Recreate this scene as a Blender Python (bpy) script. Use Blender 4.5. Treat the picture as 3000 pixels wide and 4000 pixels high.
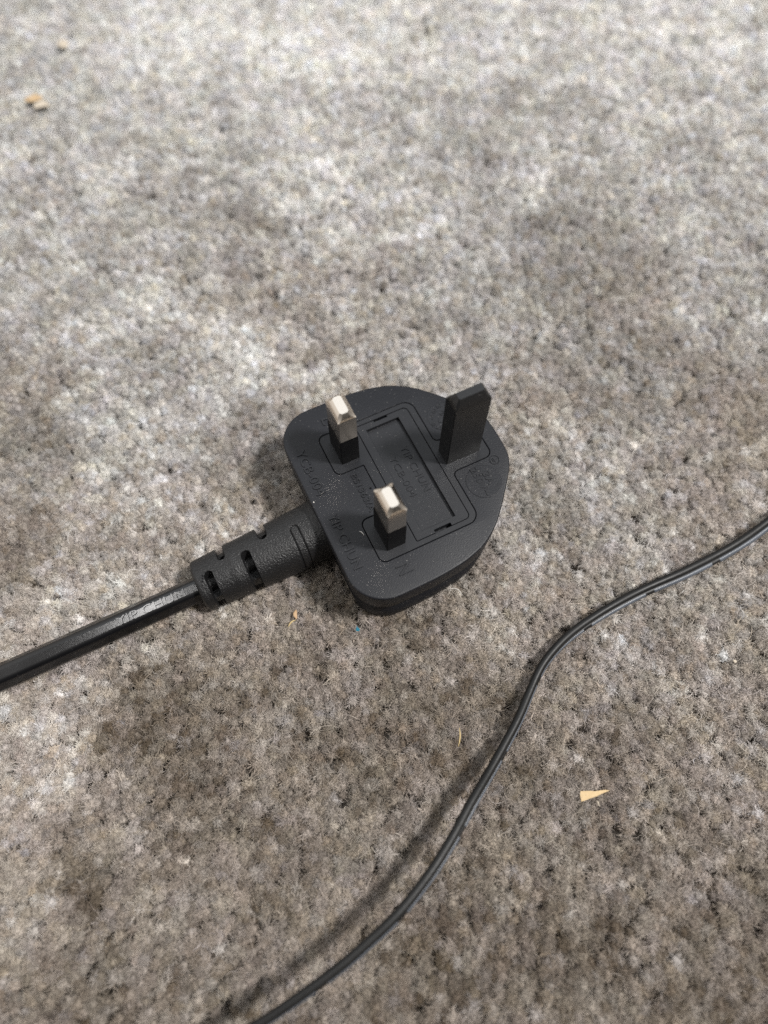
import bpy, bmesh, math, random
import numpy as np
from mathutils import Vector, Matrix
from mathutils.geometry import tessellate_polygon

random.seed(7); rng = np.random.default_rng(7)
MM = 0.001
PZ = 15.0                      # height of the pin face above the carpet (mm)
sc = bpy.context.scene
for o in list(bpy.data.objects): bpy.data.objects.remove(o)

# ------------------------------------------------------------------ camera
cam_d = bpy.data.cameras.new('camera'); cam = bpy.data.objects.new('camera', cam_d)
sc.collection.objects.link(cam); sc.camera = cam
RM = [[0.8993, -0.43733, -0.001119], [-0.399301, -0.82005, -0.409973], [0.178375, 0.369136, -0.912097]]
CP = Vector((-25.43561, -61.08199, 135.72958 + PZ)) * MM
right, down, fwd = (Vector(r) for r in RM)
M4 = Matrix((right, -down, -fwd)).transposed().to_4x4(); M4.translation = CP
cam.matrix_world = M4
cam_d.sensor_fit = 'VERTICAL'; cam_d.sensor_height = 9.232; cam_d.sensor_width = 6.924
cam_d.lens = 6.4; cam_d.clip_start = 0.005; cam_d.clip_end = 20
cam_d.dof.use_dof = True; cam_d.dof.focus_distance = 0.149; cam_d.dof.aperture_fstop = 1.7

# ------------------------------------------------------------------ world and lamps
WALL, CEIL = 0.20, 0.46
w = bpy.data.worlds.new('World'); sc.world = w; w.use_nodes = True
wn = w.node_tree; wb = wn.nodes['Background']
# soft indoor surroundings: pale ceiling, dimmer walls, the person holding the camera
wt = wn.nodes.new('ShaderNodeTexCoord')
def wdot(vec, a, b, c, d):
    n = wn.nodes.new('ShaderNodeVectorMath'); n.operation = 'DOT_PRODUCT'; n.inputs[1].default_value = Vector(vec).normalized()
    wn.links.new(wt.outputs['Generated'], n.inputs[0])
    m = wn.nodes.new('ShaderNodeMapRange'); m.interpolation_type = 'SMOOTHSTEP'
    for i, v in enumerate((a, b, c, d)): m.inputs[i + 1].default_value = v
    wn.links.new(n.outputs['Value'], m.inputs[0]); return m.outputs[0]
def wmath(op, a, b):
    n = wn.nodes.new('ShaderNodeMath'); n.operation = op
    wn.links.new(a, n.inputs[0]); wn.links.new(b, n.inputs[1]); return n.outputs[0]
ceil_ = wdot((0, 0, 1), 0.15, 0.85, WALL, CEIL)
wall_ = wdot((-.92, .38, .1), 0.25, 0.95, 1.0, 4.6)
body_ = wdot((-.45, -.88, .15), 0.35, 0.88, 1.0, 0.18)
wn.links.new(wmath('MULTIPLY', wmath('MULTIPLY', ceil_, wall_), body_), wb.inputs[1])
wb.inputs[0].default_value = (1.0, 0.97, 0.93, 1)

def area(name, loc, target, size, power, col, shape='DISK'):
    l = bpy.data.lights.new(name, 'AREA'); l.shape = shape; l.size = size; l.energy = power; l.color = col
    o = bpy.data.objects.new(name, l); sc.collection.objects.link(o)
    o.location = loc
    o.rotation_euler = (Vector(target) - Vector(loc)).to_track_quat('-Z', 'Y').to_euler()
    return o
area('ceiling_lamp', (0.80, -0.52, 1.50), (0, 0, 0), 0.24, 56.0, (1.0, 0.975, 0.94))
area('second_ceiling_lamp', (-0.305, 0.066, 1.58), (-0.05, 0, 0), 0.16, 1.8, (1.0, 0.98, 0.96))
area('bright_ceiling', (0.30, 0.80, 1.62), (0, 0.05, 0), 1.7, 8.8, (0.84, 0.92, 1.0), 'SQUARE')

vs = sc.view_settings
vs.view_transform = 'Standard'; vs.look = 'None'; vs.exposure = 0.0; vs.gamma = 1
sc.cycles.use_denoising = False; sc.cycles.denoiser = 'OPENIMAGEDENOISE'; sc.cycles.denoising_input_passes = 'RGB_ALBEDO_NORMAL'; sc.cycles.denoising_prefilter = 'ACCURATE'
sc.cycles.max_bounces = 8; sc.cycles.diffuse_bounces = 4; sc.cycles.glossy_bounces = 4
sc.cycles.caustics_reflective = True; sc.cycles.blur_glossy = 0.2
sc.cycles.sample_clamp_indirect = 4.0

# ------------------------------------------------------------------ helpers
def N(nt, t, **kw):
    n = nt.nodes.new(t)
    for k, v in kw.items():
        if k.startswith('i_'): n.inputs[int(k[2:])].default_value = v
        else: setattr(n, k, v)
    return n

def mk(name, verts, faces, mat, parent=None, smooth=True, sharp=35, origin=(0, 0, 0)):
    """verts in mm, plug coordinates shifted by PZ already; origin mm"""
    me = bpy.data.meshes.new(name)
    v = (np.asarray(verts, float) - np.asarray(origin, float)) * MM
    me.from_pydata([tuple(a) for a in v], [], [tuple(f) for f in faces])
    me.materials.append(mat)
    if smooth:
        me.polygons.foreach_set('use_smooth', [True] * len(me.polygons))
        me.set_sharp_from_angle(angle=math.radians(sharp))
    me.update()
    o = bpy.data.objects.new(name, me); sc.collection.objects.link(o)
    if parent is not None: o.parent = parent
    return o

def thing(name, label, cat, loc=(0, 0, 0), group=None):
    o = bpy.data.objects.new(name, None); sc.collection.objects.link(o)
    o.empty_display_size = 0.01
    o.location = [c * MM for c in loc]; o['label'] = label; o['category'] = cat
    if group: o['group'] = group
    return o

def round_poly(pts, seg=6):
    """pts: (x, y, r) counter-clockwise -> rounded outline"""
    out = []; n = len(pts)
    for i in range(n):
        p = Vector(pts[i][:2]); r = pts[i][2]
        a = (Vector(pts[i - 1][:2]) - p); b = (Vector(pts[(i + 1) % n][:2]) - p)
        if r <= 0: out.append(tuple(p)); continue
        a.normalize(); b.normalize()
        ang = a.angle(b); d = r / math.tan(ang / 2)
        c = p + (a + b).normalized() * (r / math.sin(ang / 2))
        s = p + a * d - c; e = p + b * d - c
        t0 = math.atan2(s.y, s.x); t1 = math.atan2(e.y, e.x)
        dt = (t1 - t0 + math.pi) % (2 * math.pi) - math.pi
        for k in range(seg + 1):
            t = t0 + dt * k / seg
            out.append((c.x + r * math.cos(t), c.y + r * math.sin(t)))
    return out

def ccw(P):
    a = sum(P[i - 1][0] * P[i][1] - P[i][0] * P[i - 1][1] for i in range(len(P)))
    return P if a > 0 else P[::-1]

def inset(P, d):
    """P counter-clockwise; positive d moves inwards"""
    P = np.asarray(P, float); a = P - np.roll(P, 1, 0); b = np.roll(P, -1, 0) - P
    na = np.c_[-a[:, 1], a[:, 0]]; nb = np.c_[-b[:, 1], b[:, 0]]
    na /= np.linalg.norm(na, axis=1)[:, None] + 1e-12; nb /= np.linalg.norm(nb, axis=1)[:, None] + 1e-12
    m = na + nb; m /= np.linalg.norm(m, axis=1)[:, None]
    c = np.clip((m * na).sum(1), .35, 1)
    return P + m * (d / c)[:, None]

def solid(outer, rings, holes=(), hole_rings=(), floor_holes=True, bottom=True):
    """outer ring stack from top down; every hole gets hole_rings (offset, z) and a floor.
    returns verts, faces"""
    V = []; F = []
    outer = ccw(outer); n = len(outer)
    for d, z in rings:
        V += [(x, y, z) for x, y in inset(outer, d)]
    for k in range(len(rings) - 1):
        for i in range(n):
            j = (i + 1) % n
            F.append((k * n + i, (k + 1) * n + i, (k + 1) * n + j, k * n + j))
    loops = [list(range(n))]
    z0 = rings[0][1]
    for h in holes:
        h = ccw(h); m = len(h); base = len(V)
        hr = hole_rings
        for d, z in hr:
            V += [(x, y, z) for x, y in inset(h, d)]
        for k in range(len(hr) - 1):
            for i in range(m):
                j = (i + 1) % m
                F.append((base + k * m + i, base + k * m + j, base + (k + 1) * m + j, base + (k + 1) * m + i)[::-1])
        loops.append(list(range(base, base + m)))
        if floor_holes:
            fl = list(range(base + (len(hr) - 1) * m, base + len(hr) * m))
            for t in tessellate_polygon([[Vector(V[i]) for i in fl]]):
                t = [fl[i] for i in t]; F.append(fix(V, t, 1))
    flat = [i for l in loops for i in l]
    for t in tessellate_polygon([[Vector(V[i]) for i in l] for l in loops]):
        F.append(fix(V, [flat[i] for i in t], 1))
    if bottom:
        lo = list(range((len(rings) - 1) * n, len(rings) * n))
        for t in tessellate_polygon([[Vector(V[i]) for i in lo]]):
            F.append(fix(V, [lo[i] for i in t], -1))
    return V, F

def fix(V, t, s):
    a, b, c = (Vector(V[i]) for i in t)
    return tuple(t) if ((b - a).cross(c - a).z) * s > 0 else tuple(t[::-1])

def up(V, z=PZ): return [(x, y, c + z) for x, y, c in V]

# ------------------------------------------------------------------ materials
def black_plastic(name, base, rough, bump, scale, dust, spec=0.5, grain=0.0):
    m = bpy.data.materials.new(name); m.use_nodes = True; nt = m.node_tree
    b = nt.nodes['Principled BSDF']
    b.inputs['Specular IOR Level'].default_value = spec
    tc = N(nt, 'ShaderNodeTexCoord')
    n1 = N(nt, 'ShaderNodeTexNoise'); n1.inputs['Scale'].default_value = scale; n1.inputs['Detail'].default_value = 3
    nt.links.new(tc.outputs['Object'], n1.inputs['Vector'])
    bp = N(nt, 'ShaderNodeBump'); bp.inputs['Strength'].default_value = bump; bp.inputs['Distance'].default_value = 0.0001
    nt.links.new(n1.outputs['Fac'], bp.inputs['Height']); nt.links.new(bp.outputs['Normal'], b.inputs['Normal'])
    # dust flecks and soft smears
    n2 = N(nt, 'ShaderNodeTexNoise'); n2.inputs['Scale'].default_value = 2600; n2.inputs['Detail'].default_value = 1
    nt.links.new(tc.outputs['Object'], n2.inputs['Vector'])
    r2 = N(nt, 'ShaderNodeMapRange'); r2.inputs[1].default_value = 0.70; r2.inputs[2].default_value = 0.78
    r2.inputs[4].default_value = dust
    nt.links.new(n2.outputs['Fac'], r2.inputs[0])
    n3 = N(nt, 'ShaderNodeTexNoise'); n3.inputs['Scale'].default_value = 90; n3.inputs['Detail'].default_value = 4
    nt.links.new(tc.outputs['Object'], n3.inputs['Vector'])
    r3 = N(nt, 'ShaderNodeMapRange'); r3.inputs[1].default_value = 0.4; r3.inputs[2].default_value = 0.7
    r3.inputs[3].default_value = 0.0; r3.inputs[4].default_value = 0.5
    nt.links.new(n3.outputs['Fac'], r3.inputs[0])
    mx = N(nt, 'ShaderNodeMix', data_type='RGBA')
    mx.inputs[6].default_value = (*base, 1); mx.inputs[7].default_value = (base[0] * 1.5, base[1] * 1.5, base[2] * 1.5, 1)
    nt.links.new(r3.outputs[0], mx.inputs[0])
    mx2 = N(nt, 'ShaderNodeMix', data_type='RGBA'); mx2.inputs[7].default_value = (0.36, 0.35, 0.33, 1)
    nt.links.new(r2.outputs[0], mx2.inputs[0]); nt.links.new(mx.outputs[2], mx2.inputs[6])
    nt.links.new(mx2.outputs[2], b.inputs['Base Color'])
    rr = N(nt, 'ShaderNodeMapRange'); rr.inputs[3].default_value = rough - .12; rr.inputs[4].default_value = rough + .16
    nt.links.new(n3.outputs['Fac'], rr.inputs[0]); nt.links.new(rr.outputs[0], b.inputs['Roughness'])
    return m

M_HOUSE = black_plastic('moulded_black_plastic', (0.0042, 0.0048, 0.0072), 0.50, 0.6, 3400, 0.25, spec=0.34)
M_SMOOTH = black_plastic('smooth_black_plastic', (0.005, 0.0055, 0.0075), 0.46, 0.2, 5200, 0.15, spec=0.37)
M_SLEEVE = black_plastic('pin_sleeve_plastic', (0.003, 0.003, 0.0035), 0.42, 0.2, 4200, 0.1, spec=0.15)
M_EARTH = black_plastic('earth_pin_plastic', (0.006, 0.006, 0.0065), 0.36, 0.2, 2600, 0.12, spec=0.42)
M_RELIEF = black_plastic('grained_rubber', (0.007, 0.007, 0.0075), 0.37, 2.2, 2700, 0.08, spec=0.38)
M_CORD = black_plastic('glossy_cord_rubber', (0.003, 0.003, 0.0036), 0.17, 0.10, 1500, 0.04, spec=0.5)
M_THIN = black_plastic('thin_cable_rubber', (0.006, 0.006, 0.006), 0.46, 0.3, 2500, 0.0, spec=0.28)
M_RIB = black_plastic('ribbed_cable_rubber', (0.060, 0.068, 0.082), 0.36, 0.2, 2500, 0.0, spec=0.7)  # black rubber; the band's bluish sheen is lifted into the base colour

def metal():
    m = bpy.data.materials.new('nickel_plate'); m.use_nodes = True; nt = m.node_tree
    b = nt.nodes['Principled BSDF']; b.inputs['Metallic'].default_value = 1
    b.inputs['Base Color'].default_value = (0.74, 0.665, 0.58, 1); b.inputs['Roughness'].default_value = 0.23
    tc = N(nt, 'ShaderNodeTexCoord'); n1 = N(nt, 'ShaderNodeTexNoise'); n1.inputs['Scale'].default_value = 900
    mp = N(nt, 'ShaderNodeMapping'); mp.inputs['Scale'].default_value = (1, 1, .15)
    nt.links.new(tc.outputs['Object'], mp.inputs[0]); nt.links.new(mp.outputs[0], n1.inputs['Vector'])
    bp = N(nt, 'ShaderNodeBump'); bp.inputs['Strength'].default_value = 0.06; bp.inputs['Distance'].default_value = 0.00005
    nt.links.new(n1.outputs['Fac'], bp.inputs['Height']); nt.links.new(bp.outputs['Normal'], b.inputs['Normal'])
    return m
M_METAL = metal()

def simple(name, c1, c2, scale=900, rough=0.8, bump=0.4):
    m = bpy.data.materials.new(name); m.use_nodes = True; nt = m.node_tree
    b = nt.nodes['Principled BSDF']; b.inputs['Roughness'].default_value = rough
    b.inputs['Specular IOR Level'].default_value = 0.25
    tc = N(nt, 'ShaderNodeTexCoord'); n1 = N(nt, 'ShaderNodeTexNoise'); n1.inputs['Scale'].default_value = scale
    n1.inputs['Detail'].default_value = 4
    nt.links.new(tc.outputs['Object'], n1.inputs['Vector'])
    mx = N(nt, 'ShaderNodeMix', data_type='RGBA'); mx.inputs[6].default_value = (*c1, 1); mx.inputs[7].default_value = (*c2, 1)
    nt.links.new(n1.outputs['Fac'], mx.inputs[0]); nt.links.new(mx.outputs[2], b.inputs['Base Color'])
    bp = N(nt, 'ShaderNodeBump'); bp.inputs['Strength'].default_value = bump; bp.inputs['Distance'].default_value = 0.0001
    nt.links.new(n1.outputs['Fac'], bp.inputs['Height']); nt.links.new(bp.outputs['Normal'], b.inputs['Normal'])
    return m

def pile_mat(name, from_instancer=True):
    m = bpy.data.materials.new(name); m.use_nodes = True; nt = m.node_tree
    b = nt.nodes['Principled BSDF']; out = nt.nodes['Material Output']
    b.inputs['Roughness'].default_value = 0.7; b.inputs['Specular IOR Level'].default_value = 0.2
    at = N(nt, 'ShaderNodeAttribute', attribute_type='INSTANCER' if from_instancer else 'GEOMETRY', attribute_name='tint')
    fb = N(nt, 'ShaderNodeAttribute', attribute_type='GEOMETRY', attribute_name='fibre')   # each fibre's own dye strength
    mr = N(nt, 'ShaderNodeMapRange'); mr.inputs[3].default_value = 0.72; mr.inputs[4].default_value = 1.3
    nt.links.new(fb.outputs['Fac'], mr.inputs[0])
    mx = N(nt, 'ShaderNodeVectorMath', operation='SCALE')
    nt.links.new(at.outputs['Color'], mx.inputs[0]); nt.links.new(mr.outputs[0], mx.inputs['Scale'])
    nt.links.new(mx.outputs[0], b.inputs['Base Color'])
    tr = N(nt, 'ShaderNodeBsdfTranslucent'); nt.links.new(mx.outputs[0], tr.inputs[0])
    ms = N(nt, 'ShaderNodeMixShader'); ms.inputs[0].default_value = 0.22
    nt.links.new(b.outputs[0], ms.inputs[1]); nt.links.new(tr.outputs[0], ms.inputs[2])
    nt.links.new(ms.outputs[0], out.inputs['Surface'])
    return m
M_PILE = pile_mat('carpet_fibre'); M_WISP = pile_mat('loose_fibre', False)
M_BACK = simple('carpet_backing', (0.20, 0.175, 0.15), (0.27, 0.24, 0.21), 400, 0.95)

# ------------------------------------------------------------------ carpet ground
def carpet():
    n = 40; xs = np.linspace(-450, 550, n); ys = np.linspace(-450, 600, n)
    V = [(x, y, -5.2) for y in ys for x in xs]
    F = [(j * n + i, j * n + i + 1, (j + 1) * n + i + 1, (j + 1) * n + i) for j in range(n - 1) for i in range(n - 1)]
    o = mk('carpet', V, F, M_BACK); o['kind'] = 'structure'
    return o
CARPET = carpet()

# rug pattern and its front-to-back brightness: (x mm, y mm, shade)
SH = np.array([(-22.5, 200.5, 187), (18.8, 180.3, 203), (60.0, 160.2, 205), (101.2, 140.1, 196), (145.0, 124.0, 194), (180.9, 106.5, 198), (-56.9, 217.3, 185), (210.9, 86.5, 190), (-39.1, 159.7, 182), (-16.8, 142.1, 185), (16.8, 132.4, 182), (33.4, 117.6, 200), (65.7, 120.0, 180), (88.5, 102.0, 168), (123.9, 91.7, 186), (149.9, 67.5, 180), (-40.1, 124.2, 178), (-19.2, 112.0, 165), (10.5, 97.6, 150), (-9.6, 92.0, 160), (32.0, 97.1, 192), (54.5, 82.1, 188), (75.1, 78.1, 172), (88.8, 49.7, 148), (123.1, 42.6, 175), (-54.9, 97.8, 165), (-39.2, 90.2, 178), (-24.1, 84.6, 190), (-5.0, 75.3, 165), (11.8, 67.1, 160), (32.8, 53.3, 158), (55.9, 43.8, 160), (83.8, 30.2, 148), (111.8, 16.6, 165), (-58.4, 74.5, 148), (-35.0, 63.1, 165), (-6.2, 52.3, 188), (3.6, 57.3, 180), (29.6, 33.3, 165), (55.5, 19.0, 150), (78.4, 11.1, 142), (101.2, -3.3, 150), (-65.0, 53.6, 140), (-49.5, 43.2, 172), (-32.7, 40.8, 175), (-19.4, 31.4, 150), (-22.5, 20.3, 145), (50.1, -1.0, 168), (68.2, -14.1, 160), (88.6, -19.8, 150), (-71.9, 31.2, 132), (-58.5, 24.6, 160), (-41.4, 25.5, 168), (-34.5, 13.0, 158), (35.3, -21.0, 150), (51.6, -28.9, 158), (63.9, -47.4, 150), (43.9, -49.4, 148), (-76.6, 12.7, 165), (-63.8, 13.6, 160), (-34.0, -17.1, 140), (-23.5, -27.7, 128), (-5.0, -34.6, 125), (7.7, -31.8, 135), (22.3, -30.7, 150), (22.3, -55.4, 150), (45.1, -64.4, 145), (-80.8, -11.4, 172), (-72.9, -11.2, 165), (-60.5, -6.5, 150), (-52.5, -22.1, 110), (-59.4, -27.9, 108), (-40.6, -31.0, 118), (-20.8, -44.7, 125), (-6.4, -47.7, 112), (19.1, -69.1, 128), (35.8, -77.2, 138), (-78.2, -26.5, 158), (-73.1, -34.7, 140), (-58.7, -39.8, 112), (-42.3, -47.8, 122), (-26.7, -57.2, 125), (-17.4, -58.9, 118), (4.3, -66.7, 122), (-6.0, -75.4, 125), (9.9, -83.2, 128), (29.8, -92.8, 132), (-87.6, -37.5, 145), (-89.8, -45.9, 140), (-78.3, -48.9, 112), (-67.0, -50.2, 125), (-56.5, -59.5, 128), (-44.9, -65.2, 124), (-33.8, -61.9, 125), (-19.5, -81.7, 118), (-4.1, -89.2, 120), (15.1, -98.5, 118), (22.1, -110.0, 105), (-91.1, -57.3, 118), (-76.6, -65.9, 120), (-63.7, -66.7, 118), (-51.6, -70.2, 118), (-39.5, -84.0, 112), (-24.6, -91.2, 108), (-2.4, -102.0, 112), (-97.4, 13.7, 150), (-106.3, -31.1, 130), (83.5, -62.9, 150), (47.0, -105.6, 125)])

def vnoise(P, scale, seed):
    """smooth value noise on the ground plane, 0..1"""
    q = P / scale + 100.3 * (seed + 1); i = np.floor(q).astype(int); f = q - i; f = f * f * (3 - 2 * f)
    def h(a, b):
        n = (a * 374761393 + b * 668265263 + seed * 974634777) & 0x7fffffff
        n = (n ^ (n >> 13)) * 1274126177 & 0x7fffffff
        return ((n ^ (n >> 16)) & 0xffff) / 65535.
    a = h(i[:, 0], i[:, 1]); b = h(i[:, 0] + 1, i[:, 1]); c = h(i[:, 0], i[:, 1] + 1); d = h(i[:, 0] + 1, i[:, 1] + 1)
    return (a * (1 - f[:, 0]) + b * f[:, 0]) * (1 - f[:, 1]) + (c * (1 - f[:, 0]) + d * f[:, 0]) * f[:, 1]

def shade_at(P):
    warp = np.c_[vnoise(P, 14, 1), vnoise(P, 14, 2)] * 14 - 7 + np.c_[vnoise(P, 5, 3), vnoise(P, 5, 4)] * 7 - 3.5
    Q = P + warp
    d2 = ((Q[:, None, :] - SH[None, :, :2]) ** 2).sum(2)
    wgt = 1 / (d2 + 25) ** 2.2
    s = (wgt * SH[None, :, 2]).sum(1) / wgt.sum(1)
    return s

DARK = np.array([0.152, 0.124, 0.098]); MID = np.array([0.43, 0.383, 0.342]); LIGHT = np.array([0.88, 0.87, 0.85])
GDARK = np.array([0.200, 0.191, 0.181]); GMID = np.array([0.425, 0.410, 0.394]); GLIGHT = np.array([0.86, 0.85, 0.835])
def tint_at(P, jitter=1.0):
    n = len(P)
    s = shade_at(P)
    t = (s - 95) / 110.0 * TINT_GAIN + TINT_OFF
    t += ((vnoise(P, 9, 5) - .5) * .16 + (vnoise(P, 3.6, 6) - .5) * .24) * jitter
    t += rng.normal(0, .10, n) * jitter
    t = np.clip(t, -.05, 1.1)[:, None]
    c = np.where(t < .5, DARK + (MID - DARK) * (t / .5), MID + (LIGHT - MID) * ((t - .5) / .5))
    g_ = np.where(t < .5, GDARK + (GMID - GDARK) * (t / .5), GMID + (GLIGHT - GMID) * ((t - .5) / .5))
    # tint runs from brown in front to silver grey behind, with stray brown yarns
    w_ = 1 / (1 + np.exp(-((P @ np.array([.4377, .899])) - 12 + (vnoise(P, 22, 21) - .5) * 110) / 26))
    w_ = np.clip(w_ + (t[:, 0] - .6) * .8 - (rng.random(n) < .10) * .5, 0, 1)[:, None]
    c = c * (1 - w_) + g_ * w_
    hue = vnoise(P, 4, 8)[:, None] + rng.normal(0, .15, (n, 1))
    c = c * (1 + (hue - .5) * np.array([[.01, -.01, .06]]))
    hue2 = rng.normal(0, 1, (n, 1)) * .022
    c = c * (1 + hue2 * np.array([[1, .2, -1.2]]))
    return np.clip(c, .02, .9)
TINT_GAIN = 0.82; TINT_OFF = 0.015

def make_tuft(k):
    """one twisted cut yarn: a soft yarn body with thin fibres opening at the cut end"""
    r = np.random.default_rng(100 + k)
    V = []; F = []; fa = []
    twist = r.uniform(.6, 1.5) * (1 if r.random() < .5 else -1)
    # yarn body, fluted by its fibres
    m = 18; prof = [(.0, .45), (2.2, .60), (3.1, .72), (3.6, .78), (3.9, .70), (4.15, .50), (4.3, .28), (4.34, .10)]
    ph = r.uniform(0, 6.28, 5); sq = r.uniform(.82, 1.0); sa = r.uniform(0, 3.14); ox, oy = r.normal(0, .12, 2)
    for z, rad in prof:
        for j in range(m):
            a = 2 * math.pi * j / m
            q = rad * (1 + .10 * math.sin(3 * a + ph[0] + z) + .08 * math.sin(5 * a + ph[1] - z) + r.normal(0, .07))
            e = sq + (1 - sq) * abs(math.cos(a - sa))
            a2 = a + twist * (z / 4.9) ** 2
            V.append(np.array([q * e * math.cos(a2) + ox * z / 4.9, q * e * math.sin(a2) + oy * z / 4.9, z + r.normal(0, .07) * (z > 3)]))
            fa.append(.15 + .5 * r.random())
    for i in range(len(prof) - 1):
        for j in range(m):
            F.append((i * m + j, i * m + (j + 1) % m, (i + 1) * m + (j + 1) % m, (i + 1) * m + j))
    F.append(tuple(range((len(prof) - 1) * m, len(prof) * m)))
    nf = 125
    for i in range(nf):
        q = math.sqrt((i + .5) / nf); a0 = i * 2.39996 + r.normal(0, .2)
        h = 5.05 - 1.25 * q * q + r.normal(0, .22)
        r1 = 1.20 * q * r.uniform(.75, 1.15)
        wild = r.random() < .22
        L = []
        for s in (.55, .74, .88, 1.0):
            rad = .45 * q + (r1 - .45 * q) * s ** 2.0 + (.5 * s ** 5 * r.random() if wild else 0)
            a = a0 + twist * s * s
            z = h * s - (.35 * q * s ** 6) - (.3 * s ** 8 if wild else 0)
            L.append(np.array([rad * math.cos(a) + ox * s, rad * math.sin(a) + oy * s, z]) + r.normal(0, .04, 3) * s)
        # the end bends over outwards
        e = L[-1] + np.array([math.cos(a + r.normal(0, .7)), math.sin(a + r.normal(0, .7)), 0]) * r.uniform(.12, .45) + np.array([0, 0, r.uniform(-.16, .12)]); L.append(e)
        if wild:
            e = L[-1] + (L[-1] - L[-2]) * 1.1 + r.normal(0, .25, 3); e[2] = min(e[2], h); L.append(e)
        wv = np.array([-math.sin(a), math.cos(a), 0]) + r.normal(0, .35, 3); wv /= np.linalg.norm(wv)
        base = len(V); mm = len(L)
        wd = r.uniform(.05, .085)
        val = r.random()
        for j, p in enumerate(L):
            ww = wd * (1 if j < mm - 1 else .45)
            V += [p - wv * ww / 2, p + wv * ww / 2]; fa += [val, val]
        for j in range(mm - 1):
            b = base + 2 * j; F.append((b, b + 1, b + 3, b + 2))
    me = bpy.data.meshes.new('pile_tuft')
    me.from_pydata([tuple(v * MM) for v in np.array(V)], [], F); me.materials.append(M_PILE)
    at = me.attributes.new('fibre', 'FLOAT', 'POINT'); at.data.foreach_set('value', np.array(fa, 'f'))
    me.polygons.foreach_set('use_smooth', [True] * len(me.polygons))
    me.update()
    return bpy.data.objects.new('pile_tuft', me)

tuft_col = bpy.data.collections.new('pile_tufts')
for k in range(14): tuft_col.objects.link(make_tuft(k))

def in_poly(P, poly):
    x, y = P[:, 0], P[:, 1]; ins = np.zeros(len(P), bool); n = len(poly)
    for i in range(n):
        x1, y1 = poly[i]; x2, y2 = poly[i - 1]
        c = ((y1 > y) != (y2 > y)) & (x < (x2 - x1) * (y - y1) / (y2 - y1 + 1e-12) + x1)
        ins ^= c
    return ins

# ------------------------------------------------------------------ plug outlines (mm)
half = [(-11.9, 0), (-11.9, 5), (-11.9, 10), (-11.9, 14.5)]
for k in range(1, 12):
    a = math.radians(180 - 90 * k / 12); half.append((-3.9 + 8 * math.cos(a), 16 + 8 * math.sin(a)))
curve_pts = [(-3.9, 24), (0.5, 24.0), (4.5, 23.93), (8.3, 23.65), (12.1, 23.08), (15.7, 22.0), (18.4, 20.6), (20.8, 18.9), (23.1, 16.7), (25.8, 13.7), (28.45, 10.6), (30.4, 8.0), (31.5, 5.6), (31.88, 2.8), (31.95, 0)]
def crom(P, sub=4):
    out = []
    for i in range(len(P) - 1):
        p0 = np.array(P[max(i - 1, 0)]); p1 = np.array(P[i]); p2 = np.array(P[i + 1]); p3 = np.array(P[min(i + 2, len(P) - 1)])
        for k in range(sub):
            t = k / sub
            out.append(tuple(.5 * (2 * p1 + (p2 - p0) * t + (2 * p0 - 5 * p1 + 4 * p2 - p3) * t * t + (-p0 + 3 * p1 - 3 * p2 + p3) * t ** 3)))
    out.append(tuple(P[-1])); return out
# smooth the diagonal a little so the side reads as one sweep
top = crom(curve_pts, 4)
upper = half + top
OUT = upper + [(x, -y) for x, y in upper[::-1] if y > 1e-6]
OUT = ccw(OUT)

INS = ccw(round_poly([(-4.25, 16.25, 1.4), (-4.25, 5.9, 1.4), (2.1, 5.9, .25), (2.1, -5.95, .25), (-4.25, -5.95, 1.4), (-4.25, -16.3, 1.4),
                  (18.45, -16.3, 2.4), (18.45, -4.1, 1.2), (28.25, -4.1, 1.6), (28.25, 4.1, 1.6), (18.45, 4.1, 1.2), (18.45, 16.3, 2.4)]))
COV = ccw(round_poly([(4.3, 15.1, .25), (4.3, -15.1, .25), (8.74, -15.1, 0), (8.74, -14.4, 0), (12.4, -14.4, 0), (12.4, -15.1, 0), (16.9, -15.1, 1.1), (16.9, 15.05, 1.1),
                  (11.95, 15.05, 0), (11.95, 14.62, 0), (8.8, 14.62, 0), (8.8, 15.05, 0)], 5))
COVH = ccw(round_poly([(4.3, 15.1, .25), (4.3, -15.1, .25), (16.9, -15.1, 1.1), (16.9, 15.05, 1.1)], 5))
REC = [(6.25, -13.4), (14.15, -13.4), (14.15, 13.4), (6.25, 13.4)]

# ------------------------------------------------------------------ plug
plug = thing('power_plug', 'black three-pin mains plug lying pins up on the grey carpet, its thick flex running left', 'plug')
V, F = solid(OUT, [(.42, 0), (.2, -.05), (.06, -.17), (0, -.38), (.10, -3.5), (.22, -6.0), (.5, -6.35), (1.7, -6.6), (1.9, -8.0), (1.5, -9.8), (.85, -11.4), (.65, -13.0), (.9, -15.6), (1.6, -16.8), (2.6, -17.2)],
             [inset(INS, -.13)], [(-.10, 0), (0, -.09), (0, -1.7)])
housing = mk('housing', up(V), F, M_HOUSE, plug, sharp=40)
V, F = solid(inset(INS, .02), [(.07, -.01), (0, -.07), (0, -1.65)], [inset(COVH, -.05)], [(-.05, -.01), (0, -.06), (0, -1.65)], floor_holes=False, bottom=False)
insert = mk('pin_plate', up(V), F, M_SMOOTH, plug, sharp=40)
V, F = solid(inset(COV, .07), [(.06, -.03), (0, -.09), (0, -1.6)], [REC], [(-.05, -.03), (0, -.08), (0, -.95)])
cover = mk('fuse_cover', up(V), F, M_SMOOTH, plug, sharp=40)

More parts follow.
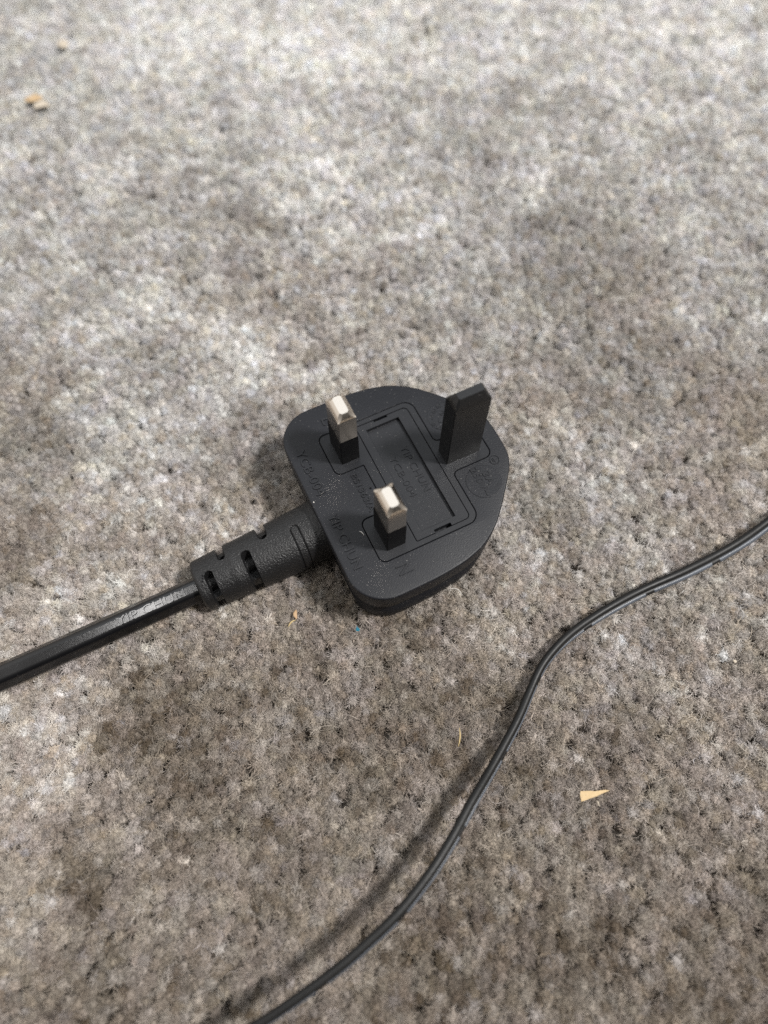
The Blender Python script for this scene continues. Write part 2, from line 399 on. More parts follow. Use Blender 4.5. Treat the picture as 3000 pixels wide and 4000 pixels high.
def octa(cu, cv, hu, hv, c):
    return [(cu + hu - c, cv + hv), (cu - hu + c, cv + hv), (cu - hu, cv + hv - c), (cu - hu, cv - hv + c), (cu - hu + c, cv - hv), (cu + hu - c, cv - hv), (cu + hu, cv - hv + c), (cu + hu, cv + hv - c)]
def stack(rings):
    V = []; F = []; n = 8
    for (cu, cv, hu, hv, c, z) in rings: V += [(x, y, z) for x, y in octa(cu, cv, hu, hv, c)]
    for k in range(len(rings) - 1):
        for i in range(n):
            j = (i + 1) % n; F.append((k * n + i, k * n + j, (k + 1) * n + j, (k + 1) * n + i))
    F.append(tuple(range(n))[::-1]); F.append(tuple(range((len(rings) - 1) * n, len(rings) * n)))
    return V, F
for cv, lab in ((11.1, 'bare metal live pin beside the letter L'), (-11.1, 'bare metal neutral pin beside the letter N')):
    V, F = stack([(0, cv, 1.90, 3.08, .12, 8.6), (0, cv, 1.98, 3.16, .12, 9.0), (0, cv, 1.98, 3.16, .12, 16.35), (0, cv, 1.94, 3.12, .34, 16.46), (0, cv, 1.50, 2.68, .62, 17.06), (0, cv, 1.05, 2.23, .44, 17.60), (0, cv, .94, 2.12, .38, 17.7)])
    pin = mk('pin', up(V), F, M_METAL, plug, sharp=24); pin['label'] = lab
    V, F = stack([(0, cv, 2.08, 3.26, .1, -.6), (0, cv, 2.08, 3.26, .1, 8.3), (0, cv, 2.02, 3.20, .12, 8.85), (0, cv, 1.99, 3.17, .12, 8.95)])
    mk('sleeve', up(V), F, M_SLEEVE, pin, sharp=30)
V, F = stack([(22.25, 0, 4.02, 2.02, .12, -.6), (22.25, 0, 4.0, 2.0, .12, 20.3), (22.25, 0, 3.92, 1.93, .2, 20.7), (22.25, 0, 3.45, 1.5, .45, 21.5), (22.3, 0, 2.95, 1.0, .3, 22.4), (22.3, 0, 2.75, .82, .25, 22.7)])
e = mk('pin', up(V), F, M_EARTH, plug, sharp=24); e['label'] = 'taller all-black earth pin'

# strain relief as a swept shell with real slots
def relief():
    ns, nt_ = 300, 230
    S = np.linspace(-11.0, -40.6, ns); TH = np.linspace(0, 2 * np.pi, nt_, endpoint=False)
    s, th = np.meshgrid(S, TH, indexing='ij'); deg = np.degrees(th)
    f = (-11.0 - s) / 29.6
    R = 6.75 - 1.15 * f
    R = np.where(s > -13.2, R + (s + 13.2) * .10, R)
    end = np.clip((-39.7 - s) / .9, 0, 1); R = R - .9 * (1 - np.sqrt(np.clip(1 - end ** 2, 0, 1)))
    zc = -9.6 - 2.1 * f
    ex = 2.35
    rr = (np.abs(np.cos(th)) ** ex + np.abs(np.sin(th)) ** ex) ** (-1 / ex)
    r = R * rr
    r = r + .12 * np.clip(1 - np.abs(s + 31.8) / 1.3, 0, 1)
    def stad(sc_, w, a0, a1):      # signed distance (mm) to a stadium running round the body
        d0 = (deg - a0 + 180) % 360 - 180
        span = (a1 - a0); c0 = np.clip(d0 if span > 0 else -d0, 0, abs(span))
        near = (a0 + np.sign(span) * c0)
        dth = np.radians((deg - near + 180) % 360 - 180) * R
        return np.hypot(s - sc_, dth) - w / 2
    core = 2.75 + .25 * np.cos(3 * th)
    for sc_, wd, a0, a1, lo in ((-37.3, 1.75, 97, 215, 162), (-28.6, 1.95, 93, 215, 158), (-33.5, 1.5, 70, -40, 20), (-23.8, 1.9, 68, -40, 25)):
        d = stad(sc_, wd, a0, a1)
        k = np.clip(.5 - d / .16, 0, 1)
        if a1 > a0: blk = (deg > lo) & (deg < 240)
        else: blk = (deg < 58) | (deg > 300)
        depth = np.where(blk, R * rr - 1.3, core)
        rib = (np.abs(s - sc_) < 0.0)
        r = r * (1 - k) + depth * k
    d = stad(-17.1, 1.75, 88, 205)
    r = r - .32 * np.exp(-(d / .13) ** 2) - .10 * np.clip(.5 - d / .1, 0, 1)
    V = np.stack([s, r * np.cos(th), zc + r * np.sin(th) * .97], -1).reshape(-1, 3)
    F = []
    for i in range(ns - 1):
        for j in range(nt_):
            a = i * nt_ + j; b = i * nt_ + (j + 1) % nt_
            F.append((a, b, b + nt_, a + nt_))
    # end cap with a mouth round the cord
    V = V.tolist(); last = (ns - 1) * nt_
    for q, (rad, ss) in enumerate(((3.1, -40.75), (2.95, -40.0))):
        base = len(V)
        V += [(ss, rad * math.cos(t), -11.9 + rad * math.sin(t)) for t in TH]
        prev = last if q == 0 else base - nt_
        for j in range(nt_):
            F.append((prev + j, prev + (j + 1) % nt_, base + (j + 1) % nt_, base + j))
    return mk('strain_relief', up(V), F, M_RELIEF, plug, sharp=40)
relief_o = relief()

def cord():
    # faceted three-core flex, straight then bending very slightly
    sec = []
    for k in range(72):
        a = 2 * math.pi * k / 72
        # rounded polygon: facets facing 45, 108, 170 ... degrees
        best = min(2.62 / max(math.cos(a - math.radians(n)), .05) for n in (40, 100, 160, 220, 280, 340))
        r = 1 / ((1 / best) ** 10 + (1 / 2.88) ** 10) ** (1 / 10.)
        r = min(best, 2.86 - .25 * (2.86 - r))
        sec.append((r * math.cos(a), r * math.sin(a)))
    us = np.r_[np.linspace(-39.0, -100, 70), np.linspace(-104, -150, 10)]
    V = []; F = []
    for i, u in enumerate(us):
        dz = -.25 * math.sin((u + 40) / 9) * .15; dv = .12 * math.sin((u + 30) / 17) + .25 * math.sin((u + 41) / 40.)
        k = 1.0
        for y, z in sec: V.append((u, y * k + dv, -12.1 + z * k + dz - .0025 * max(0, -u - 100)))
    n = 72
    for i in range(len(us) - 1):
        for j in range(n): F.append((i * n + j, i * n + (j + 1) % n, (i + 1) * n + (j + 1) % n, (i + 1) * n + j))
    F.append(tuple(range(n))[::-1]); F.append(tuple(range((len(us) - 1) * n, len(us) * n)))
    return mk('power_cord', up(V), F, M_CORD, plug, sharp=60)
cord_o = cord()
# small clip collar where the flex enters
# ------------------------------------------------------------------ raised lettering
deps = None
def text_mesh(s, height, width=None, depth=.10, bold=0.0, spacing=1.0):
    c = bpy.data.curves.new('t', 'FONT'); c.body = s; c.size = 1.0; c.extrude = 0; c.space_character = spacing
    c.offset = 0; c.resolution_u = 4
    o = bpy.data.objects.new('t', c); sc.collection.objects.link(o)
    bpy.context.view_layer.update()
    dg = bpy.context.evaluated_depsgraph_get()
    me = o.evaluated_get(dg).to_mesh()
    vs_ = np.array([v.co[:] for v in me.vertices]); fs = [tuple(p.vertices) for p in me.polygons]
    o.evaluated_get(dg).to_mesh_clear()
    bpy.data.objects.remove(o); bpy.data.curves.remove(c)
    mn, mxx = vs_.min(0), vs_.max(0)
    cap = 0.70 if s.strip('~-') else mxx[1] - mn[1]
    sy = height / .70
    sx = (width / (mxx[0] - mn[0])) if width else sy
    P = np.c_[(vs_[:, 0] - mn[0]) * sx, vs_[:, 1] * sy]
    # boundary edges -> walls
    from collections import Counter
    ec = Counter(); dirs = {}
    for f in fs:
        for i in range(len(f)):
            a, b = f[i], f[(i + 1) % len(f)]; k = (min(a, b), max(a, b)); ec[k] += 1; dirs[k] = (a, b)
    bd = [dirs[k] for k, n_ in ec.items() if n_ == 1]
    n = len(P)
    # merge coincident verts
    key = {}; rem = []
    for i, p in enumerate(P):
        kk = (round(p[0], 4), round(p[1], 4)); rem.append(key.setdefault(kk, i))
    # shrink top slightly for a drafted wall
    nrm = np.zeros((n, 2))
    for a, b in bd:
        e_ = P[b] - P[a]; l = np.hypot(*e_) + 1e-9; nn = np.array([e_[1], -e_[0]]) / l
        nrm[rem[a]] += nn; nrm[rem[b]] += nn
    nrm /= (np.linalg.norm(nrm, axis=1)[:, None] + 1e-9); nrm = nrm[rem]
    dr = min(.05, height * .03)
    Vt = np.c_[P + nrm * (bold - dr), np.full(n, depth)]; Vb = np.c_[P + nrm * bold, np.full(n, -.03)]
    Fs = list(fs) + [(b, a, a + n, b + n) for a, b in bd]
    return np.r_[Vt, Vb], [tuple(f) for f in Fs]

def put_text(s, u, v, height, width, z=0.0, parent=None, mat=None, ang=0.0, depth=.10, bold=.03, name='lettering', spacing=1.0, centre=False):
    """text runs toward -v with letter tops toward +u; (u, v) = baseline start; ang turns it"""
    T, Fs = text_mesh(s, height, width, depth, bold, spacing)
    if centre: T[:, 0] -= (T[:, 0].max()) / 2; T[:, 1] -= height / 2
    ca, sa = math.cos(ang), math.sin(ang)
    x = T[:, 0] * ca - T[:, 1] * sa; y = T[:, 0] * sa + T[:, 1] * ca
    V = np.c_[u + y, v - x, z + T[:, 2] + PZ]
    return mk(name, V, Fs, mat or M_HOUSE, parent, smooth=False)

D = .23
put_text('YCB-004', -10.05, 15.0, 2.0, 11.9, 0, housing, M_SMOOTH, depth=D, bold=.02)
put_text('YIP CHUN', -9.95, -1.9, 2.0, 13.3, 0, housing, M_SMOOTH, depth=D, bold=.02)
put_text('L', -1.75, 20.2, 3.2, 1.7, 0, housing, M_SMOOTH, depth=D, bold=.02)
put_text('N', -2.2, -18.25, 3.3, 2.1, 0, housing, M_SMOOTH, depth=D, bold=.02)
put_text('BS1363/A', -1.58, 4.6, 1.35, 9.6, 0, housing, M_SMOOTH, depth=D, bold=.03)
put_text('YIP CHUN', 11.15, 6.7, 1.65, 12.0, -.95, cover, M_SMOOTH, depth=.15, bold=.0)
put_text('YCB-004', 7.9, 5.35, 1.55, 10.7, -.95, cover, M_SMOOTH, depth=.15, bold=.0)

def ring2(cu, cv, r, wd, z0, h, seg=64, a0=0, a1=360):
    V = []; F = []
    pr = ((-wd / 2, 0), (-wd / 4, h), (wd / 4, h), (wd / 2, 0)); m = 4; closed = (a1 - a0 >= 360)
    cnt = seg if closed else seg + 1
    for k in range(cnt):
        a = math.radians(a0 + (a1 - a0) * k / seg)
        for d, z in pr: V.append((cu + (r + d) * math.cos(a), cv + (r + d) * math.sin(a), z0 + z))
    for k in range(seg):
        for j in range(m - 1):
            a = k * m + j; b = ((k + 1) % cnt) * m + j; F.append((a, a + 1, b + 1, b)[::-1])
    return V, F
def disc(cu, cv, r, h, seg=72):
    V = []; F = []
    for rad, z in ((r + .04, -.02), (r, h * .7), (r - .06, h)):
        V += [(cu + rad * math.cos(2 * math.pi * k / seg), cv + rad * math.sin(2 * math.pi * k / seg), z) for k in range(seg)]
    for q in range(2):
        for k in range(seg):
            j = (k + 1) % seg; F.append((q * seg + k, q * seg + j, (q + 1) * seg + j, (q + 1) * seg + k))
    F.append(tuple(range(2 * seg, 3 * seg))); return V, F
V, F = disc(23.45, -9.0, 3.85, .10); rating = mk('rating_disc', up(V), F, M_HOUSE, housing, smooth=False)
put_text('3A', 23.95, -7.3, 1.55, 3.1, .09, housing, M_SMOOTH, depth=.14, bold=.03)
put_text('250V~', 22.0, -5.3, 1.5, 7.1, .09, housing, M_SMOOTH, depth=.14, bold=.03)
V, F = disc(23.2, 9.1, 3.55, .06); mk('date_disc', up(V), F, M_HOUSE, housing, smooth=False)
for s_, u_, v_, a_ in (('3', 23.5, 11.9, 0), ('8', 22.0, 11.15, 35), ('7', 20.95, 9.85, 75), ('6', 20.35, 8.35, 100), ('5', 20.95, 6.95, 140), ('1', 22.2, 8.4, 60), ('2', 23.4, 9.9, 20), ('9', 25.2, 11.2, -40)):
    put_text(s_, u_, v_, 1.15, .85, .05, housing, M_SMOOTH, depth=.12, bold=.02, ang=math.radians(a_), centre=True)
# earth symbol
V, F = ring2(28.0, -5.45, 1.05, .16, 0, .12); mk('earth_symbol', up(V), F, M_HOUSE, housing, sharp=60)
def bar(u0, v0, u1, v1, wd, h=.12, z0=0):
    a = np.array([u0, v0]); b = np.array([u1, v1]); d = (b - a) / np.linalg.norm(b - a); n = np.array([-d[1], d[0]]) * wd / 2
    P = [a - n, b - n, b + n, a + n]
    V = [(p[0], p[1], z0 - .02) for p in P] + [(p[0], p[1], z0 + h) for p in P]
    F = [(4, 5, 6, 7), (0, 1, 5, 4), (1, 2, 6, 5), (2, 3, 7, 6), (3, 0, 4, 7)]
    return V, F
Vs = []; Fs = []
for q in ((28.0, -5.45, 28.75, -5.45), (27.95, -4.85, 27.95, -6.05), (27.6, -5.05, 27.6, -5.85), (27.25, -5.25, 27.25, -5.65)):
    V, F = bar(*q, .15); k = len(Vs); Vs += V; Fs += [tuple(i + k for i in f) for f in F]
mk('earth_symbol', up(Vs), Fs, M_HOUSE, housing, smooth=False)
V, F = disc(.95, 0.1, .2, .22, 16); mk('moulding_dot', up(V), F, M_SLEEVE, housing, sharp=30)

# lettering on the flex
def cord_text():
    T, Fs = text_mesh('YIP CHUN', 1.75, 15.0, .36, .05)
    a = math.radians(100); nrm = np.array([0, math.cos(a), math.sin(a)]); tv = np.array([0, math.sin(a), -math.cos(a)])
    c = np.array([-58.5, -.12, -12.1])
    V = c + T[:, :1] * np.array([[1, 0, 0]]) + (T[:, 1:2] - .85) * tv + (T[:, 2:3] + 2.60) * nrm
    return mk('lettering', up(V), Fs, M_CORD, cord_o, smooth=False)
cord_text()
# tiny moulding dots near the end of the relief
Vs = []; Fs = []
for (u, a) in ((-39.3, 112), (-39.0, 104), (-38.7, 98), (-38.5, 92)):
    ar = math.radians(a); R_ = 5.62
    V, F = disc(0, 0, .16, .16, 10); k = len(Vs)
    for x, y, z in V:
        n = np.array([0, math.cos(ar), math.sin(ar)]); t = np.array([0, -math.sin(ar), math.cos(ar)])
        p = np.array([u, 0, -11.65]) + n * (R_ + z) + t * y + np.array([x, 0, 0]); Vs.append(tuple(p))
    Fs += [tuple(i + k for i in f)[::-1] for f in F]
mk('moulding_dots', up(Vs), Fs, M_SLEEVE, relief_o, smooth=False)

# ------------------------------------------------------------------ thin twin cable
CP_ = [(93.98, -39.42, 1.6), (81.42, -41.73, 1.5), (73.72, -42.8, 1.4), (66.18, -43.22, 1.3), (56.59, -43.19, 1.2), (47.86, -42.72, 1.2), (40.6, -42.71, 1.2), (32.29, -43.28, 1.2), (25.31, -44.42, 1.3), (18.7, -46.8, 1.6), (13.73, -50.06, 1.79), (8.36, -54.07, 2.5), (3.38, -57.18, 3.28), (-2.07, -60.39, 4.37), (-8.76, -64.02, 6.51), (-13.76, -67.08, 7.57), (-19.71, -70.25, 8.54), (-25.0, -72.53, 9.06), (-29.85, -74.24, 9.42), (-35.84, -75.62, 9.5), (-41.57, -76.73, 9.5), (-48.42, -77.54, 9.33), (-56.11, -78.2, 8.8), (-64.12, -78.17, 7.92), (-80.5, -77.15, 4.68), (-100.22, -74.04, 1.56)]
CP_ = [(150, -22, 1.3), (120, -32, 1.5)] + CP_
path = np.array(crom([np.array(p) for p in CP_], 14))
path = np.array([np.array(p) for p in path])
seg = np.r_[0, np.cumsum(np.linalg.norm(np.diff(path, axis=0), axis=1))]
NS = 1500
ss = np.linspace(0, seg[-1], NS); path = np.c_[[np.interp(ss, seg, path[:, k]) for k in range(3)]].T
kern = np.hanning(41); kern /= kern.sum()
pad = np.pad(path, ((20, 20), (0, 0)), mode='reflect', reflect_type='odd')
path = np.c_[[np.convolve(pad[:, k], kern, 'valid') for k in range(3)]].T
tan = np.gradient(path, axis=0); tan /= np.linalg.norm(tan, axis=1)[:, None]
side = np.cross(tan, np.array([0, 0, 1.0])); side /= np.linalg.norm(side, axis=1)[:, None]   # points to the -v side when running toward -u? see roll
upv = np.cross(side, tan)
# roll of the flat pair, by x position
rx = np.array([-100, -60, -45, -28, -10, 2, 14, 22, 31, 48, 65, 80, 150.])
ra = np.array([78, 74, 70, 62, 55, 60, 72, 66, 52, 38, 28, 20, 15.])
roll = np.radians(np.interp(path[:, 0], rx, ra))
sgn = 1.0 if side[NS // 2, 1] > 0 else -1.0
sv = side * sgn     # toward +v (upper left in view)
wdir = sv * np.cos(roll)[:, None] + upv * np.sin(roll)[:, None] * 1.0   # smooth core up and to the upper left
ndir = np.cross(wdir, tan)
cable = thing('thin_cable', 'thin black twin cable with a ribbed core curving across the carpet right of the plug', 'cable')
def sweep(off, rad, name, mat, parent, i0=0, i1=NS, nseg=14, arc=(0, 360), step=1, lift=0.0, ribs=False, cap=True):
    V = []; F = []; idx = list(range(i0, i1, step)); full = arc[1] - arc[0] >= 360
    m = nseg if full else nseg + 1
    for q, i in enumerate(idx):
        c = path[i] + wdir[i] * off
        rr_ = rad + lift
        for k in range(m):
            a = math.radians(arc[0] + (arc[1] - arc[0]) * k / nseg)
            r_ = rr_
            if ribs:
                r_ = rad + lift * (.5 + .5 * math.sin((ss[i] + .35 * k / nseg * 3) * 2 * math.pi / .42))
                if k in (0, m - 1): r_ = rad - .03
            V.append(c + (wdir[i] * math.cos(a) + ndir[i] * math.sin(a)) * r_)
    for q in range(len(idx) - 1):
        for k in range(nseg):
            a = q * m + k; b = q * m + (k + 1) % m
            F.append((a, b, b + m, a + m))
    if cap and full:
        F.append(tuple(range(m))[::-1]); F.append(tuple(range((len(idx) - 1) * m, len(idx) * m)))
    return mk(name, V, F, mat, parent, sharp=70)
sweep(.52, .82, 'smooth_core', M_THIN, cable, step=2, nseg=20)
rc = sweep(-.58, .74, 'ribbed_core', M_THIN, cable, step=2, nseg=20)
# ribbed bands with plain gaps; gap positions given by x of the cable
gx = [115, 98.6, 81.8, 64.98, 47.92, 31.23, 15.4, 1.2, -13.0, -28.9, -45.6, -62, -78]
gi = [int(np.argmin(np.abs(path[:, 0] - g))) for g in gx]
ds = seg[-1] / NS
for a, b in zip(gi[:-1], gi[1:]):
    a_, b_ = a + int(1.15 / ds), b - int(1.15 / ds)
    # fine resolution band
    fi = np.linspace(a_, b_, int((b_ - a_) * ds / .07))
    Vv = []; Ff = []; m = 9
    for i in fi:
        i0 = int(i); t = i - i0; i1 = min(i0 + 1, NS - 1)
        P = path[i0] * (1 - t) + path[i1] * t; W = wdir[i0] * (1 - t) + wdir[i1] * t; Nn = ndir[i0] * (1 - t) + ndir[i1] * t
        s_ = ss[i0] * (1 - t) + ss[i1] * t
        for k in range(m):
            an = math.radians(62 + 118 * k / (m - 1))
            r_ = .745 + .07 * (.5 + .5 * math.sin((s_ + .5 * k / (m - 1)) * 2 * math.pi / .42)) + .03
            if k in (0, m - 1) or i in (fi[0], fi[-1]): r_ = .71
            Vv.append(P - W * .58 + (W * math.cos(an) + Nn * math.sin(an)) * r_)
    for q in range(len(fi) - 1):
        for k in range(m - 1):
            a2 = q * m + k; Ff.append((a2, a2 + m, a2 + 1 + m, a2 + 1))
    mk('ribbed_band', Vv, Ff, M_RIB, rc, sharp=80)

# ------------------------------------------------------------------ pile scatter
def scatter():
    # the part of the floor the photo could show, with a margin
    region = [(-140, -75), (-35, -165), (60, -160), (275, 115), (215, 165), (-45, 300), (-105, 215)]
    sp = 1.52
    xs = np.arange(-150, 290, sp); ys = np.arange(-170, 310, sp * .9)
    g = np.array([(x + (j % 2) * sp / 2, y) for j, y in enumerate(ys) for x in xs])
    g += rng.normal(0, .27, g.shape)
    g += (np.c_[vnoise(g, 6, 11), vnoise(g, 6, 12)] - .5) * 1.0
    g = g[in_poly(g, ccw(region))]
    n = len(g)
    z = np.full(n, -5.2); sz = rng.normal(1.0, .062, n) + (vnoise(g, 12, 13) - .5) * .12
    sxy = rng.normal(1.0, .13, n) * (0.93 + .2 * vnoise(g, 8, 14)); sxy = np.clip(sxy, .7, 1.35)
    # pile pressed down under the plug, its relief and flex
    foot = in_poly(g, [tuple(p) for p in inset(OUT, 1.6)])
    sz[foot] *= .45
    rim = in_poly(g, [tuple(p) for p in inset(OUT, -2.2)]) & ~foot; sz[rim] *= 1.10
    rel = (g[:, 0] < -11) & (g[:, 0] > -41) & (np.abs(g[:, 1]) < 4.6); sz[rel] *= .50
    crd = (g[:, 0] <= -41) & (np.abs(g[:, 1]) < 2.2); sz[crd] *= .86
    # lean follows slow swirls in the pile
    la = vnoise(g, 28, 15) * 7 + rng.normal(0, 1.1, n); lm = np.clip(rng.normal(.24, .16, n), 0, .75)
    rot = np.c_[lm * np.cos(la), lm * np.sin(la), rng.uniform(0, 6.283, n)]
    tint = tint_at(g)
    me = bpy.data.meshes.new('carpet_pile')
    me.vertices.add(n)
    me.vertices.foreach_set('co', (np.c_[g, z] * MM).astype('f').ravel())
    a = me.attributes.new('rot', 'FLOAT_VECTOR', 'POINT'); a.data.foreach_set('vector', rot.astype('f').ravel())
    a = me.attributes.new('scl', 'FLOAT_VECTOR', 'POINT'); a.data.foreach_set('vector', np.c_[sxy * 1.02, sxy * 1.02, sz].astype('f').ravel())
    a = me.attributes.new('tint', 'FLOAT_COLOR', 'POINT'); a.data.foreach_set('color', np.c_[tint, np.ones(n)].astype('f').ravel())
    o = bpy.data.objects.new('carpet_pile', me); sc.collection.objects.link(o); o['kind'] = 'stuff'
    ng = bpy.data.node_groups.new('scatter_tufts', 'GeometryNodeTree')
    ng.interface.new_socket('Geometry', in_out='INPUT', socket_type='NodeSocketGeometry')
    ng.interface.new_socket('Geometry', in_out='OUTPUT', socket_type='NodeSocketGeometry')
    gi_ = ng.nodes.new('NodeGroupInput'); go = ng.nodes.new('NodeGroupOutput')
    iop = ng.nodes.new('GeometryNodeInstanceOnPoints'); ci = ng.nodes.new('GeometryNodeCollectionInfo')
    ci.inputs['Collection'].default_value = tuft_col; ci.inputs['Separate Children'].default_value = True
    ci.inputs['Reset Children'].default_value = True
    iop.inputs['Pick Instance'].default_value = True
    ri = ng.nodes.new('FunctionNodeRandomValue'); ri.data_type = 'INT'
    ri.inputs[4].default_value = 0; ri.inputs[5].default_value = 13
    rt = ng.nodes.new('GeometryNodeInputNamedAttribute'); rt.data_type = 'FLOAT_VECTOR'; rt.inputs[0].default_value = 'rot'
    sl = ng.nodes.new('GeometryNodeInputNamedAttribute'); sl.data_type = 'FLOAT_VECTOR'; sl.inputs[0].default_value = 'scl'
    e2r = ng.nodes.new('FunctionNodeEulerToRotation')
    L = ng.links.new
    L(gi_.outputs[0], iop.inputs['Points']); L(ci.outputs[0], iop.inputs['Instance'])
    L(ri.outputs[2], iop.inputs['Instance Index']); L(rt.outputs[0], e2r.inputs[0]); L(e2r.outputs[0], iop.inputs['Rotation'])
    L(sl.outputs[0], iop.inputs['Scale']); L(iop.outputs[0], go.inputs[0])
    md = o.modifiers.new('tufts', 'NODES'); md.node_group = ng
    return o, n
pile, ntuft = scatter()
print('tufts', ntuft)

def wisps():
    n = 2600
    P = np.c_[rng.uniform(-120, 230, n * 3), rng.uniform(-140, 240, n * 3)]
    P = P[in_poly(P, [(-120, -65), (-40, -130), (40, -130), (240, 115), (200, 150), (-40, 250), (-85, 190)])]
    P = P[~in_poly(P, [tuple(p) for p in inset(OUT, -.7)])]
    P = P[~((P[:, 0] < -8) & (np.abs(P[:, 1]) < 9))]
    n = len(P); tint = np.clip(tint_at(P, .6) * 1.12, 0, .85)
    V = []; F = []; C = []; fa = []
    for i in range(n):
        a = rng.uniform(0, 6.283); k = rng.normal(0, 1.3); ln = rng.uniform(1.4, 4.2); z0 = rng.uniform(-1.1, -.1)
        m = 7; p = np.array([P[i, 0], P[i, 1], z0 - .8]); base = len(V); wd = rng.uniform(.05, .085)
        arch = rng.uniform(.3, 1.2)
        for j in range(m):
            t = j / (m - 1)
            d = np.array([math.cos(a), math.sin(a), 0]); q = np.array([-d[1], d[0], 0])
            pp = p + np.array([0, 0, arch * math.sin(t * math.pi * .9) + .3])
            w_ = q * wd / 2 if i % 2 else (q * .6 + np.array([0, 0, .8])) * wd / 2
            V += [pp - w_, pp + w_]; C += [tint[i], tint[i]]; fa += [.7, .7]
            p = p + d * ln / (m - 1); a += k / (m - 1) * 1.6 + rng.normal(0, .12)
        for j in range(m - 1):
            b = base + 2 * j; F.append((b, b + 1, b + 3, b + 2))
    o = mk('loose_fibres', V, F, M_WISP); me = o.data
    at = me.attributes.new('tint', 'FLOAT_COLOR', 'POINT'); C = np.array(C); at.data.foreach_set('color', np.c_[C, np.ones(len(C))].astype('f').ravel())
    at = me.attributes.new('fibre', 'FLOAT', 'POINT'); at.data.foreach_set('value', np.array(fa, 'f'))
    o['kind'] = 'stuff'
wisps()

# ------------------------------------------------------------------ crumbs on the carpet
def slab(name, pts, th, mat, label, cat, c, tilt=(0, 0), group=None, warp=.15, parent=None):
    """thin irregular flake: outline pts in mm around its centre, c=(x,y,z)"""
    pts = ccw(pts); n = len(pts)
    V = []
    for z in (th / 2, -th / 2):
        for x, y in pts: V.append((x, y, z + warp * math.sin(x * 1.1 + y) * .5))
    V = [(x + c[0], y + c[1], z + x * tilt[0] + y * tilt[1] + c[2]) for x, y, z in V]
    F = [tuple(range(n)), tuple(range(n, 2 * n))[::-1]] + [(i + n, (i + 1) % n + n, (i + 1) % n, i) for i in range(n)]
    o = mk(name, np.array(V), F, mat, parent, smooth=False, origin=c)
    o.location = [k * MM for k in c]
    if label: o['label'] = label; o['category'] = cat
    if group: o['group'] = group
    return o
def ragged(P, sub=4, amp=.07):
    out = []
    for i in range(len(P)):
        a = np.array(P[i]); b = np.array(P[(i + 1) % len(P)])
        for k in range(sub):
            q = a + (b - a) * k / sub
            if k: q = q + rng.normal(0, amp, 2)
            out.append(tuple(q))
    return out
M_KRAFT = simple('kraft_paper', (0.36, 0.26, 0.14), (0.46, 0.35, 0.21), 1500, .85, .5)
M_HUSK = simple('dry_husk', (0.30, 0.19, 0.10), (0.38, 0.27, 0.17), 900, .6, .4)
M_STRAW = simple('dry_straw', (0.30, 0.22, 0.10), (0.38, 0.30, 0.16), 900, .6, .4)
M_LEAF = simple('orange_crumb', (0.34, 0.23, 0.13), (0.42, 0.32, 0.20), 500, .8, .5)
M_PALE = simple('pale_crumb', (0.36, 0.31, 0.25), (0.44, 0.39, 0.32), 500, .85, .5)
M_TEAL = simple('teal_fluff', (0.01, 0.10, 0.16), (0.02, 0.16, 0.22), 900, .6, .4)
M_CREAM = simple('cream_crumb', (0.55, 0.48, 0.38), (0.66, 0.60, 0.50), 900, .8, .5)
chip = ragged([(-2.6, .95), (3.5, 2.25 - .95), (-2.55, -1.55)][::1], 5, .09)
# corners measured on the floor: (12.4,-71.5) (17.7,-73.9) (11.5,-73.1)
tri = [(12.39, -71.5), (17.7, -73.9), (11.53, -73.2)]
cc = (13.9, -72.9)
slab('paper_scrap', ragged([(x - cc[0], y - cc[1]) for x, y in tri], 6, .07), .22, M_KRAFT, 'brown triangular paper scrap lying right of the thin cable', 'paper scrap', (cc[0], cc[1], .35), (.02, .05))
def blob(name, c, r, mat, label, cat, seed=0, group=None, parent=None, col=None):
    bm = bmesh.new(); bmesh.ops.create_icosphere(bm, subdivisions=2, radius=1)
    rr = np.random.default_rng(seed)
    for v in bm.verts:
        k = 1 + .25 * rr.normal()
        v.co = Vector((v.co.x * r[0] * k, v.co.y * r[1] * k, v.co.z * r[2] * k))
    V = [tuple(np.array(v.co[:]) + c) for v in bm.verts]; F = [tuple(v.index for v in f.verts) for f in bm.faces]; bm.free()
    o = mk(name, V, F, mat, parent, sharp=25, origin=c if parent is None else (0, 0, 0))
    if parent is None: o.location = [k * MM for k in c]
    if label: o['label'] = label; o['category'] = cat
    if group: o['group'] = group
    return o
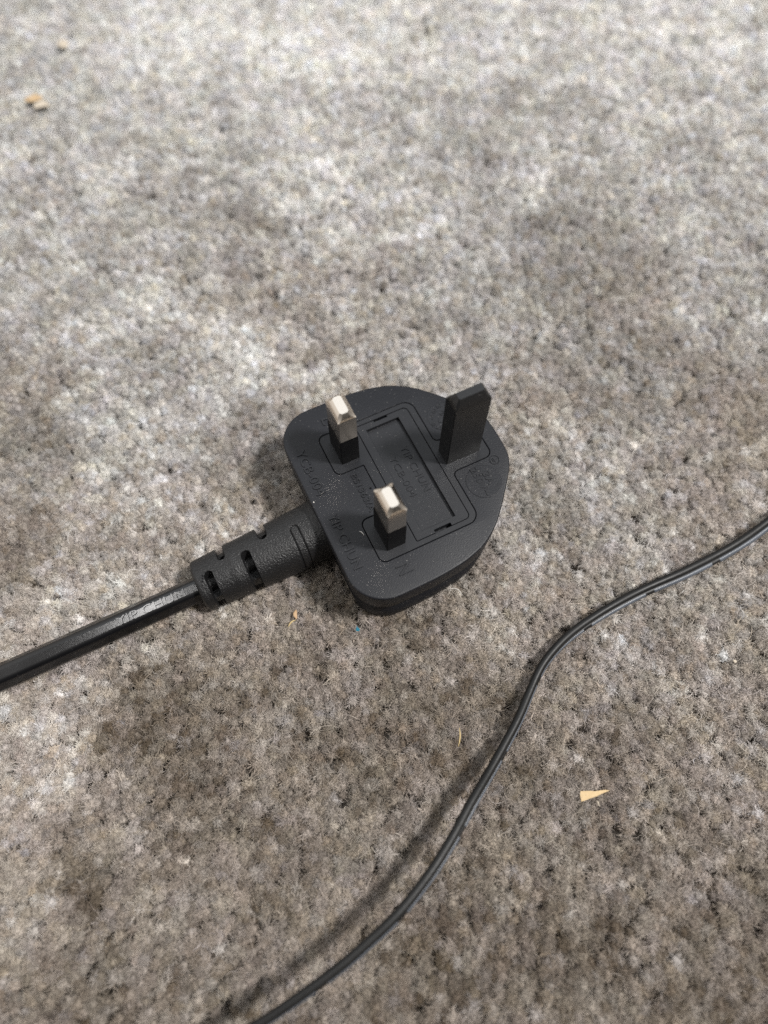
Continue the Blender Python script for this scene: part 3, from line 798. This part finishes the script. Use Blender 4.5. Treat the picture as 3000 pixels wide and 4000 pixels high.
def lens(name, a, b, wid, th, mat, label=None, cat=None, parent=None, z=.3, bend=.25):
    """a pointed, slightly curved sliver from a to b (x,y mm)"""
    a = np.array(a, float); b = np.array(b, float); d = b - a; ln = np.linalg.norm(d); d /= ln; q = np.array([-d[1], d[0]])
    V = []; F = []; m = 9; k = 8
    for i in range(m):
        t = i / (m - 1); c = a + d * ln * t + q * bend * math.sin(t * math.pi); w_ = wid / 2 * math.sin(math.pi * min(max(t, .03), .97)) ** .6 + .02
        for j in range(k):
            an = 2 * math.pi * j / k; p = c + q * w_ * math.cos(an)
            V.append((p[0], p[1], z + .25 * math.sin(t * 3) + th / 2 * math.sin(an)))
    for i in range(m - 1):
        for j in range(k): F.append((i * k + j, i * k + (j + 1) % k, (i + 1) * k + (j + 1) % k, (i + 1) * k + j))
    F.append(tuple(range(k))[::-1]); F.append(tuple(range((m - 1) * k, m * k)))
    o = mk(name, V, F, mat, parent, origin=(a[0], a[1], 0) if parent is None else (0, 0, 0))
    if parent is None: o.location = (a[0] * MM, a[1] * MM, 0)
    if label: o['label'] = label; o['category'] = cat
    return o
hk = thing('seed_husk', 'tan seed husk with a yellow stalk just below the plug', 'husk')
lens('husk', (-24.3, -14.9), (-23.6, -13.0), .85, .4, M_HUSK, parent=hk, z=.5)
lens('stalk', (-26.6, -15.7), (-24.5, -15.0), .34, .25, M_STRAW, parent=hk, z=.45)
blob('blue_fleck', (-13.3, -22.8, .7), (.35, .5, .25), M_TEAL, 'tiny teal fleck on the carpet near the plug corner', 'fleck', 3)
lens('dry_grass_stem', (-3.3, -50.4), (-5.3, -53.6), .26, .2, M_STRAW, 'thin tan dry stem left of the bending cable', 'stem', z=.25)
lf = thing('leaf_crumb', 'orange brown leaf crumb near the left edge at the back', 'leaf crumb')
blob('flake', (-32.8, 175.6, .9), (2.9, 1.4, .6), M_LEAF, None, None, 5, parent=lf)
blob('flake', (-31.4, 171.8, .8), (2.1, 1.8, .6), M_PALE, None, None, 6, parent=lf)
blob('pale_crumb', (-17.2, 197.6, .7), (1.5, 1.9, .5), M_PALE, 'pale blurred crumb at the far back left', 'crumb', 8)
blob('white_crumb', (14.3, -75.0, .4), (.2, .55, .2), M_PALE, 'tiny white sliver under the brown paper scrap', 'crumb', 9)
blob('cream_crumb', (55.7, -64.0, .4), (.36, .36, .25), M_PALE, 'small cream crumb at the right edge below the cable', 'crumb', 10)
M_LINT = simple('pale_lint', (0.50, 0.48, 0.45), (0.62, 0.60, 0.57), 900, .9, .2)
lens('lint_thread', (-5.4, -7.85), (-4.95, -9.15), .13, .08, M_LINT, 'short pale lint thread on the plug face beside the neutral pin', 'lint', z=PZ + .06, bend=.12)
lens('lint_speck', (-11.35, 2.5), (-11.2, 2.15), .2, .12, M_LINT, 'tiny white speck on the plug edge above the strain relief', 'lint', z=PZ + .0, bend=.0)
lens('loose_hair', (8.6, -23.6), (10.4, -26.2), .11, .08, M_LINT, 'single pale hair curling against the lower side of the plug', 'hair', z=1.4, bend=.7)
